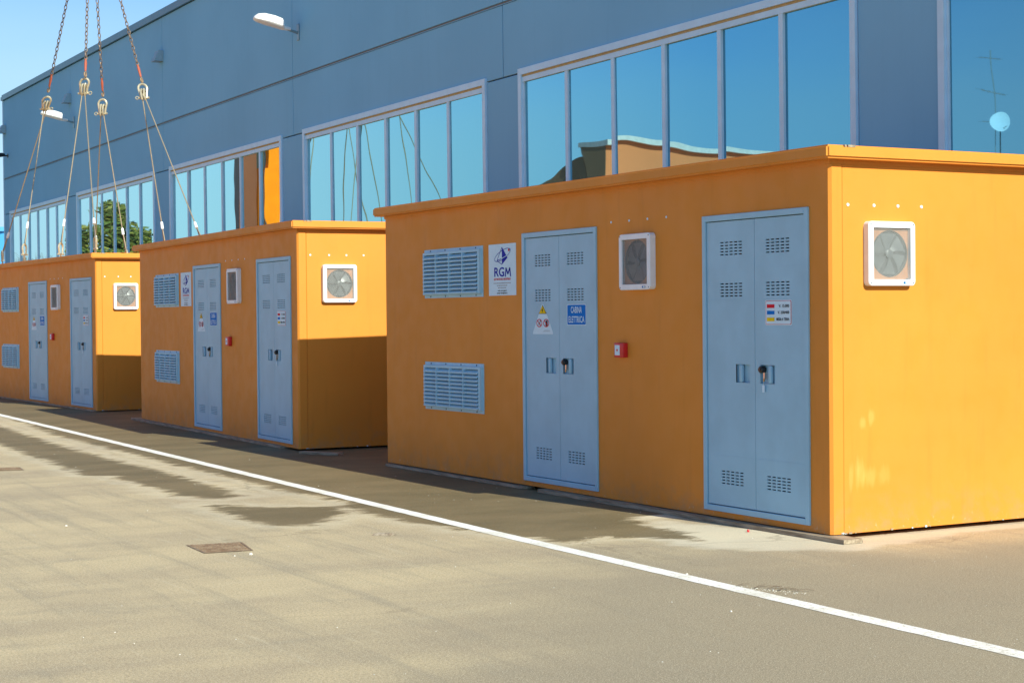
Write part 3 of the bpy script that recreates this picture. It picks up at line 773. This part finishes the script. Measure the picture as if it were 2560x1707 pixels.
o = b.build('dry_twigs', kind='stuff'); tag(o, 'dry twigs and straw beside the white crumbs on the line', 'debris')
b = MB(); b.raw([(0, 0, 0), (.13, -.05, 0), (.17, .02, .0), (.05, .07, 0), (.02, .02, .012), (.12, -.02, .014), (.13, .02, .012), (.05, .045, .014)], [(0, 1, 5, 4), (1, 2, 6, 5), (2, 3, 7, 6), (3, 0, 4, 7), (4, 5, 6, 7)], m_wood)
o = b.build('wood_scrap'); o.location = (4.83, 10.6, .001); o.rotation_euler = (0, 0, -.5); tag(o, 'dark flat scrap of wood lying on the asphalt left of the line', 'scrap')
b = MB(); b.tube([(0, 0, 0), (0, 0, .01), (0, 0, .016)], [.008, .009, .006], m_red, 10); o = b.build('bottle_cap'); o.location = (7.06, 9.35, .001); tag(o, 'tiny red cap on the ground by the plank of the nearest cabin', 'cap')

# ------------------------------------------------------------------ industrial building
XB = 11.4
bld = empty('industrial_building', (XB, 20, 0), 0, 'long blue-grey panelled industrial hall with tall strip windows behind the cabins', 'building')
bld.rotation_euler = (-.0075, 0, 0)
YS = 20.0
joints = [-24.5, -16.9, -9.5, -2.0, 5.4, 12.75, 20.5, 28.1, 35.42, 42.8, 50.1]
wins = [(43.26, 49.40), (36.03, 42.31), (28.63, 34.99), (20.98, 27.64), (13.22, 20.05), (5.9, 12.06), (-1.5, 4.9), (-9.0, -2.6)]
ZJ, ZW, ZT, ZSILL = 5.748, 4.735, 8.0, .45
b = MB(); b.box(.12, 20, -44.5, 50.08 - YS, -.3, 8.02, m_seam); b.build('wall_core', bld)
def panel(y0, y1, z0, z1):
    g = .009
    q = MB(); q.bbox(0, .049, y0 - YS + g, y1 - YS - g, z0 + g, z1 - g, m_panel, .006, 1); return q.build('wall_panel', bld)
for a, c in zip(joints, joints[1:]):
    panel(a, c, ZJ + .012, ZT); panel(a, c, ZW, ZJ - .012)
edges = [50.1] + [e for wn_ in wins for e in (wn_[1], wn_[0])] + [-24.5]
for k in range(0, len(edges), 2):
    hi, lo = edges[k], edges[k + 1]
    js = [j for j in joints if lo + .05 < j < hi - .05]
    cuts = [lo] + [j for j in joints if lo + .05 < j < hi - .05 and False] + [hi]
    for p, q in zip(cuts, cuts[1:]): panel(p, q, -.3, ZW)
for (a, c) in wins:
    if c - a > 1: panel(a, c, -.3, ZSILL)
# joint strip between the upper rows, coping, corner trim
q = MB(); q.box(-.004, .04, -44.5, 50.1 - YS, ZJ - .010, ZJ + .010, m_seam); q.box(-.012, .0, -44.5, 50.1 - YS, ZJ - .020, ZJ - .012, m_panel); q.build('joint_strip', bld)
q = MB(); q.box(-.06, 20.1, -44.6, 50.16 - YS, ZT, ZT + .10, m_coping); q.box(-.035, 20.1, -44.6, 50.13 - YS, ZT + .10, ZT + .16, m_coping); q.build('roof_coping', bld)
q = MB(); q.box(-.012, .3, 50.105 - YS, 50.18 - YS, -.3, ZT, m_alu); q.build('corner_trim', bld)
def window(a, c, npane, mulls=None):
    fw = .085; zt = 4.788
    q = MB(); a -= YS; c -= YS
    q.box(-.030, .10, a, a + fw, ZSILL, zt - fw, m_alu); q.box(-.030, .10, c - fw, c, ZSILL, zt - fw, m_alu)
    q.box(-.030, .10, a, c, zt - fw, zt, m_alu); q.box(-.05, .10, a, c, ZSILL - .04, ZSILL + .05, m_alu)
    # head: thin tan strip, then the inner rail
    q.box(-.004, .09, a + fw, c - fw, zt - fw - .030, zt - fw, m_tan)
    q.box(-.008, .10, a + fw, c - fw, zt - fw - .095, zt - fw - .030, m_alu)
    q.box(.002, .10, a + fw, a + fw + .03, ZSILL + .05, zt - fw - .095, m_alu); q.box(.002, .10, c - fw - .03, c - fw, ZSILL + .05, zt - fw - .095, m_alu)
    o = q.build('window', bld)
    A, C_ = a + fw + .03, c - fw - .03; st = (C_ - A) / npane; rnd = random.Random(int(a * 10))
    for i in range(npane):
        g = MB(); y0, y1 = A + i * st + (.03 if i else 0), A + (i + 1) * st - (.03 if i < npane - 1 else 0)
        g.box(.0, .008, -(y1 - y0) / 2, (y1 - y0) / 2, 0, zt - fw - .095 - ZSILL - .05, m_glass)
        po = g.build('pane', o); po.location = (.022, (y0 + y1) / 2, ZSILL + .05); po.rotation_euler = (0, rnd.gauss(0, .0012), rnd.gauss(0, .0016))
        if i:
            mu = MB(); mu.box(-.004, .10, A + i * st - .036, A + i * st + .036, ZSILL + .05, zt - fw - .095, m_alu); mu.build('mullion', o)
for k, (a, c) in enumerate(wins): window(a, c, 6)

# wall luminaires on arms
def street_light(y, z, label):
    root = empty('wall_street_light', (XB, y, z), 0, label, 'wall lamp', 'lamps on arms along the hall facade')
    p = MB(); p.bbox(-.02, 0, -.05, .05, -.13, .16, m_arm, .008, 1); p.tube([(-.0, 0, 0), (-.14, 0, .035), (-.26, 0, .07)], .024, m_arm, 10); p.build('bracket_arm', root)
    h = MB(); secs = []
    # along -x: (d, halfwidth, zlow, ztop)
    S = [(.16, .04, .03, .09), (.30, .07, .035, .12), (.31, .12, .04, .235), (.45, .135, .07, .275), (.62, .135, .105, .30), (.74, .12, .135, .285), (.80, .08, .165, .245), (.82, .04, .19, .215)]
    n_ = 12
    for (d, hw, zl, zt_) in S:
        zc = zl + (zt_ - zl) * .25
        for k in range(n_):
            a = 2 * math.pi * k / n_; cy = math.cos(a) * hw; sz = math.sin(a)
            zz = zc + (zt_ - zc) * max(sz, 0) ** .7 if sz >= 0 else zc + (zc - zl) * sz
            secs.append((-d, cy, zz))
    fs = [(i * n_ + k, i * n_ + (k + 1) % n_, (i + 1) * n_ + (k + 1) % n_, (i + 1) * n_ + k) for i in range(len(S) - 1) for k in range(n_)] + [tuple(range(n_)), tuple(range(len(secs) - 1, len(secs) - 1 - n_, -1))]
    h.raw(secs, fs, m_lampw, True); h.build('lamp_head', root)
    g = MB(); pts = []
    for k in range(18):
        a = 2 * math.pi * k / 18; d = .57 + .16 * math.cos(a); pts.append((-d, .082 * math.sin(a), .085 + (d - .40) * .24 - .012))
    g.raw(pts + [(p[0], p[1], p[2] + .03) for p in pts], [tuple(range(18))] + [(k, (k + 1) % 18, 18 + (k + 1) % 18, 18 + k) for k in range(18)], m_lampg); g.build('lens', root)
    return root
street_light(27.85, 6.42, 'larger white lamp head on a short arm, high on the facade near the top')
street_light(42.55, 6.37, 'smaller white lamp head on a short arm, on the facade among the hanging cables')
def flood(y, z, label):
    q = MB(); X = XB - .0
    vs = [(0, -.12, -.11), (0, .12, -.11), (-.20, .12, -.11), (-.20, -.12, -.11), (0, -.12, .12), (0, .12, .12), (-.10, .12, .12), (-.10, -.12, .12)]
    q.raw(vs, [(0, 1, 2, 3), (4, 7, 6, 5), (0, 4, 5, 1), (3, 2, 6, 7), (1, 5, 6, 2), (0, 3, 7, 4)], m_floodm)
    q.box(-.19, -.01, -.10, .10, -.118, -.111, m_lampg)
    o = q.build('housing'); root = empty('wall_floodlight', (X, y, z), 0, label, 'wall light', 'small grey wall lights under the roof edge'); o.parent = root; return root
flood(35.5, 7.05, 'small grey wedge wall light on the panel joint, rightmost of the three')
flood(42.9, 7.0, 'small grey wedge wall light above the smaller white lamp')
flood(49.95, 6.93, 'small grey wedge wall light at the far corner of the hall')
root = empty('security_camera', (XB, 49.65, 6.16), 0, 'small dark security camera on the far corner of the facade', 'camera')
q = MB(); q.tube([(0, 0, 0), (-.02, 0, 0)], .06, m_black, 10); q.tube([(-.02, 0, 0), (-.12, 0, .0)], .02, m_black, 8); q.build('mount', root)
q = MB(); q.tube([(-.09, .03, .03), (-.16, .0, .02), (-.30, -.05, .0), (-.34, -.06, -.005)], [.03, .06, .065, .04], m_black, 12); q.build('camera_body', root)

# ------------------------------------------------------------------ lifting gear over the farthest cabin
HOOK = Vector((8.751, 31.319, 9.42))
def torus_pts(c, ax, ay, rx, ry, n=14, a0=0, a1=2 * math.pi, closed=True):
    m = n if closed else n + 1
    return [c + ax * rx * math.cos(a0 + (a1 - a0) * i / n) + ay * ry * math.sin(a0 + (a1 - a0) * i / n) for i in range(m)]
def sling(top, bot, legs, label, side):
    top, bot = Vector(top), Vector(bot); root = empty('lifting_sling', top, 0, label, 'sling', 'chain and wire rope slings over the farthest cabin')
    T = lambda p: p - top
    d = (HOOK - top).normalized(); s1 = d.orthogonal().normalized(); s2 = d.cross(s1)
    # chain
    ch = MB(); Lc = (HOOK - top).length - .32; pitch = .080; k = 0
    while k * pitch < Lc:
        c = top + d * (.30 + k * pitch); a = s1 if k % 2 else s2
        ch.tube([T(p) for p in torus_pts(c, d, a, .050, .025, 10)], .0085, m_chain, 5, closed=True); k += 1
    ch.build('chain', root, kind='stuff')
    # red hook
    hk = MB(); c0 = top + d * .02
    hk.tube([T(top + d * .29), T(top + d * .20), T(top + d * .12), T(top + d * .05)], [.014, .026, .022, .018], m_hook, 8)
    hk.tube([T(c0 + d * .04)] + [T(p) for p in torus_pts(top - d * .01, d, s1, .05, .035, 10, math.radians(10), math.radians(300), False)], .014, m_rust, 7)
    hk.build('hook', root)
    # bow shackle: bow up, pin low
    ax = Vector((1, 0, 0)) * .8 + Vector((0, -.6, 0)); ax.normalize(); up = (top - bot).normalized()
    c = bot + up * .165
    sh = MB(); pts = [T(c - up * .20 - ax * .055)] + [T(c - up * .10 - ax * .062)] + [T(p) for p in torus_pts(c, ax, up, .082, .085, 12, math.radians(205), math.radians(-25), False)] + [T(c - up * .10 + ax * .062), T(c - up * .20 + ax * .055)]
    sh.tube(pts, .021, m_shk, 8)
    sh.tube([T(c - up * .185 - ax * .10), T(c - up * .185 + ax * .10)], .021, m_shk, 8)
    sh.tube([T(p) for p in torus_pts(c - up * .185 + ax * .125 * side, ax, up, .028, .028, 10)], .009, m_shk, 5, closed=True)
    sh.build('bow_shackle', root)
    for i, (q, mid_) in enumerate(legs):
        q = Vector(q); st = c - up * .10 + ax * (.026 if i else -.026)
        t = MB(); dd = (q - st).normalized()
        n2 = ax.cross(dd).normalized()
        # heavy thimble wrapped over the pin
        t.tube([T(p) for p in torus_pts(st - up * .02, up, n2, .105, .052, 14)], .017, m_shk, 7, closed=True); t.build('thimble', root)
        s_ = st - up * .10
        e1 = q + (s_ - q).normalized() * .42     # splice point
        r_ = MB(); dark_a = s_.lerp(e1, .05)
        r_.tube([T(s_), T(s_.lerp(e1, .25)), T(s_.lerp(e1, .6)), T(e1)], .0108, m_rope, 7)
        # eye below the ferrule splits in two strands round the shackle bow
        sd_ = dd.cross(Vector((1, 0, 0))).normalized()
        for sg in (-1, 1): r_.tube([T(e1), T(e1.lerp(q, .5) + sd_ * .022 * sg), T(q + (s_ - q).normalized() * .10 + sd_ * .024 * sg)], .0095, m_rope, 6)
        r_.tube([T(p) for p in torus_pts(q + (s_ - q).normalized() * .085, (s_ - q).normalized(), sd_, .03, .026, 10)], .011, m_rope, 6, closed=True)
        r_.build('wire_rope', root)
        f = MB(); f.tube([T(e1 + (s_ - e1).normalized() * .07), T(e1 + (s_ - e1).normalized() * .05), T(e1 - (s_ - e1).normalized() * .06)], [.014, .026, .026], m_white, 9); f.build('ferrule', root)
        e = MB(); zr = 2.56; cc = q - Vector((0, 0, .02))
        axx = Vector((0, 1, 0)) if i else Vector((.7, .7, 0)).normalized()
        e.tube([T(cc + Vector((0, 0, -.13)) - axx * .05)] + [T(p) for p in torus_pts(cc, axx, Vector((0, 0, 1)), .068, .075, 12, math.radians(210), math.radians(-30), False)] + [T(cc + Vector((0, 0, -.13)) + axx * .05)], .018, m_shk, 8)
        e.tube([T(cc + Vector((0, 0, -.12)) - axx * .10), T(cc + Vector((0, 0, -.12)) + axx * .10)], .017, m_shk, 7)
        e.tube([T(cc + Vector((0, 0, -.10))), T(Vector((cc.x, cc.y, zr - .02)))], .018, m_shk, 7)
        e.build('roof_shackle', root)
    return root
sling((8.282, 32.679, 5.851), (8.277, 32.934, 5.52), [((7.828, 32.858, 2.86), 0), ((7.80, 34.55, 2.80), 0)], 'leftmost sling, its lower shackle seen left of the white lamp head', 1)
sling((8.333, 30.309, 5.842), (8.33, 30.425, 5.53), [((7.88, 30.40, 2.78), 0), ((7.925, 28.345, 2.80), 0)], 'second sling from the left, its shackle hanging highest', 1)
sling((9.238, 32.403, 5.79), (9.237, 32.443, 5.43), [((9.55, 34.2, 2.75), 0), ((9.60, 32.21, 2.74), 0)], 'third sling from the left, the lowest hanging shackle', -1)
sling((9.287, 30.097, 5.771), (9.29, 29.985, 5.45), [((9.64, 29.93, 2.74), 0), ((9.70, 28.05, 2.74), 0)], 'rightmost sling, its two legs spread widest over the middle cabin roof', -1)

# ------------------------------------------------------------------ lorry crane beyond the farthest cabin (seen mirrored in the glass)
root = empty('lorry_crane', (5.25, 46, 0), 0, 'orange lorry crane with upright column holding the slings, mirrored in the hall windows', 'crane')
q = MB(); q.box(-.55, -.12, -.30, .30, .9, 7.9, m_crane); q.box(-.12, .16, -.34, .35, .9, 5.7, m_crane); q.box(.22, .66, -.25, .30, .9, 7.9, m_craneb); q.box(-.10, .2, .0, .1, 5.7, 7.9, m_craned); q.box(-.85, -.5, -.2, .2, 4.9, 5.3, m_crane); q.build('column', root)
q = MB(); q.box(-.30, .32, -.30, .30, 7.9, 12.6, m_crane); q.build('mast', root)
for i in range(3):
    q = MB(); q.tube([(.04 + i * .05, -.42, 1.0), (.05 + i * .05, -.42, 7.4)], .014, m_cable, 6); q.build('hose', root)
tip = Vector((8.751 - 5.25, 31.319 - 46, 13.4)); bs = Vector((0, 0, 12.5)); dr = (tip - bs); sdv = Vector((dr.y, -dr.x, 0)).normalized()
def beam(q, a, c, w_, h_, m):
    d_ = (c - a).normalized(); s_ = d_.cross(Vector((0, 0, 1))).normalized(); u_ = s_.cross(d_)
    vs = [p + s_ * x * w_ / 2 + u_ * y * h_ / 2 for p in (a, c) for x, y in ((-1, -1), (1, -1), (1, 1), (-1, 1))]
    q.raw(vs, [(0, 1, 2, 3), (7, 6, 5, 4), (0, 4, 5, 1), (1, 5, 6, 2), (2, 6, 7, 3), (3, 7, 4, 0)], m)
q = MB(); beam(q, bs, bs + dr * .5, .5, .6, m_crane); beam(q, bs + dr * .5, tip, .35, .42, m_crane); q.build('boom', root)
q = MB(); q.tube([tip, HOOK - Vector((5.25, 46, 0)) + Vector((0, 0, .3))], .02, m_cable, 6); q.box(3.501 - .12, 3.501 + .12, -14.681 - .1, -14.681 + .1, 9.36, 9.8, m_crane); q.build('hoist_cable', root)
q = MB(); q.bbox(-1.2, 1.2, -1.5, 6.0, .75, 1.0, m_craned, .03, 1); q.bbox(-1.2, 1.2, 4.2, 6.4, 1.0, 3.0, m_crane, .1, 2); q.bbox(-3.0, 3.0, -.2, .2, .5, .75, m_crane, .02, 1); q.build('chassis', root)
for x in (-1.0, 1.0):
    for y in (-1.0, .9, 5.2):
        q = MB(); q.tube([(x - .15, y, .5), (x + .15, y, .5)], .5, m_black, 20); q.build('wheel', root)

# ------------------------------------------------------------------ opposite buildings, antenna, trees (mirrored in the glass)
ob = empty('orange_building', (-5.9, 45.0, 0), 0, 'low orange rendered building with white roof edge across the yard', 'building')
q = MB(); q.box(-40, 0, 0, 1.6, 0, 6.75, m_opp); q.box(.0, .02, .02, 1.58, 0, 6.75, m_oppbrown_shade); q.build('wall', ob)  # thin brown sheet paints the shade of the end face into its colour
q = MB(); q.box(-40.2, .04, -.20, 1.7, 6.75, 6.90, m_cornice); q.build('roof', ob)
for i in range(9):
    q = MB(); q.box(-3.5 - i * 4.2, -1.7 - i * 4.2, -.03, .02, 2.6, 4.2, m_gap); q.build('window', ob)
b2 = empty('brown_shed', (-6.0, 46.8, 0), 0, 'dark brown gabled shed behind the orange building', 'shed')
q = MB(); pr = [(0, 0), (0, 6.5), (4, 5.7), (10, 4.5), (10, 0)]
q.raw([(0, y, z) for y, z in pr] + [(-8, y, z) for y, z in pr], [(0, 1, 2, 3, 4), (9, 8, 7, 6, 5)] + [(i, 5 + i, 5 + (i + 1) % 5, (i + 1) % 5) for i in range(5)], m_oppbrown_shade); q.build('wall', b2)
an = empty('rooftop_antenna', (-22.7, 45.6, 6.9), 0, 'thin rooftop aerial mast on the orange building', 'antenna')
q = MB(); q.tube([(0, 0, 0), (0, 0, 3.9)], .02, m_steel, 6); q.build('mast', an)
for z, l in ((3.6, 1.0), (2.5, 1.3), (1.4, 1.5)):
    q = MB(); q.tube([(-l / 2, 0, z), (l / 2, 0, z)], .010, m_steel, 5)
    for i in range(6): q.tube([(-l / 2 + l * i / 5, -.2, z), (-l / 2 + l * i / 5, .2, z)], .005, m_steel, 4)
    q.build('aerial', an)
ds = empty('satellite_dish', (-22.4, 44.95, 6.9), 0, 'white satellite dish on the roof edge of the orange building', 'satellite dish')
q = MB(); N = 24; rs = [0, .2, .36, .48]; vs = []
for r_ in rs:
    for k in range(N):
        a = 2 * math.pi * k / N; vs.append(Vector((r_ * math.cos(a), -.3 * r_ * r_ * -1.0 * 1.2, r_ * math.sin(a))))
rotm = Matrix.Rotation(R(38), 3, 'Z') @ Matrix.Rotation(R(-22), 3, 'X')
q.raw([rotm @ Vector((v.x, -v.y, v.z)) + Vector((0, 0, 1.3)) for v in vs], [(i * N + k, i * N + (k + 1) % N, (i + 1) * N + (k + 1) % N, (i + 1) * N + k) for i in range(len(rs) - 1) for k in range(N)], m_sw, True); q.build('reflector', ds)
q = MB(); q.tube([(0, 0, 0), (0, .05, 1.2)], .03, m_cable, 6); q.tube([(0, 0, 1.0), (0, -.45, 1.1)], .012, m_cable, 5); q.build('mount', ds)

def tree(x, y, h, rad, label, seed, n=1500, pine=False):
    rnd = random.Random(seed); root = empty('evergreen_tree', (x, y, 0), 0, label, 'tree', 'trees beyond the yard')
    t = MB(); t.tube([(0, 0, 0), (.05, .03, h * .4), (0, 0, h * .9)], [.2, .14, .03], m_bark, 8)
    for k in range(12):
        a = rnd.uniform(0, 6.28); z = h * rnd.uniform(.25, .85); l = rad * rnd.uniform(.5, .9) * (1.15 - z / h)
        t.tube([(0, 0, z), (math.cos(a) * l, math.sin(a) * l, z + l * .35)], [.05, .015], m_bark, 5)
    t.build('trunk', root)
    cl = [(rnd.gauss(0, rad * .42), rnd.gauss(0, rad * .42), h * rnd.uniform(.22, .93), rnd.uniform(.45, .85)) for _ in range(50)]
    c = MB()
    for i in range(n):
        cx, cy, cz, r_ = rnd.choice(cl); s_ = (1.15 - cz / h * .75)
        u = Vector((rnd.gauss(0, 1), rnd.gauss(0, 1), rnd.gauss(0, 1))).normalized() * r_ * rnd.uniform(.6, 1.0)
        p = Vector((cx * s_, cy * s_, cz)) + Vector((u.x, u.y, u.z * .7)); a = Vector((rnd.gauss(0, 1), rnd.gauss(0, 1), rnd.gauss(0, .6))).normalized(); b_ = a.orthogonal().normalized(); ls = rnd.uniform(.12, .26)
        c.poly([p - a * ls, p - b_ * ls * .4, p + a * ls, p + b_ * ls * .4], m_leaf if rnd.random() < .5 else m_leaf2)
    c.build('crown', root)
tree(-6.3, 100, 8.6, 2.2, 'broad green tree, middle of the clump mirrored in the second window from the left', 1, 5000)
tree(-4.4, 99, 7.2, 1.8, 'green tree left in the mirrored clump', 2, 3000)
tree(-8.0, 101, 7.5, 1.7, 'green tree right in the mirrored clump', 3, 3000)
tree(-10.2, 104, 5.2, 1.0, 'small green tree at the end of the mirrored clump', 4, 1000)
def bare(x, y, h, label, seed):
    rnd = random.Random(seed); root = empty('bare_tree', (x, y, 0), 0, label, 'tree', 'leafless trees beyond the yard')
    t = MB()
    def br(p, d, l, r_, k):
        q = p + d * l; t.tube([p, q], [r_, r_ * .6], m_bark, 4, cap=False)
        if k == 0: return
        for _ in range(3):
            nd = (d + Vector((rnd.gauss(0, .42), rnd.gauss(0, .42), rnd.gauss(.15, .25)))).normalized(); br(p.lerp(q, rnd.uniform(.5, 1)), nd, l * rnd.uniform(.6, .8), r_ * .6, k - 1)
    br(Vector((0, 0, 0)), Vector((0, 0, 1)), h * .33, .12, 5)
    t.build('trunk', root)
bare(-.5, 101, 6.6, 'bare winter tree mirrored in the leftmost window, nearer its right edge', 5)
bare(1.6, 100, 5.9, 'bare winter tree mirrored in the leftmost window, nearer its left edge', 6)

# blue clad building peeping out past the hall
bb = empty('blue_clad_building', (17.2, 80, 0), 0, 'bright blue corrugated building just visible past the left edge of the hall', 'building')
q = MB(); N = 60; pr = []
for i in range(N + 1):
    x = i * .25; pr.append((x, 0 if i % 2 else -.10))
q.raw([(x, y, 0) for x, y in pr] + [(x, y, 5.55) for x, y in pr], [(i, i + 1, N + 2 + i, N + 1 + i) for i in range(N)], m_bluew)
q.box(.02, 14.9, .02, 12, 0, 5.5, m_bluew); q.build('wall', bb)
q = MB(); q.box(-.1, 15.1, -.2, 12.2, 5.55, 5.75, m_bluew); q.build('roof', bb)
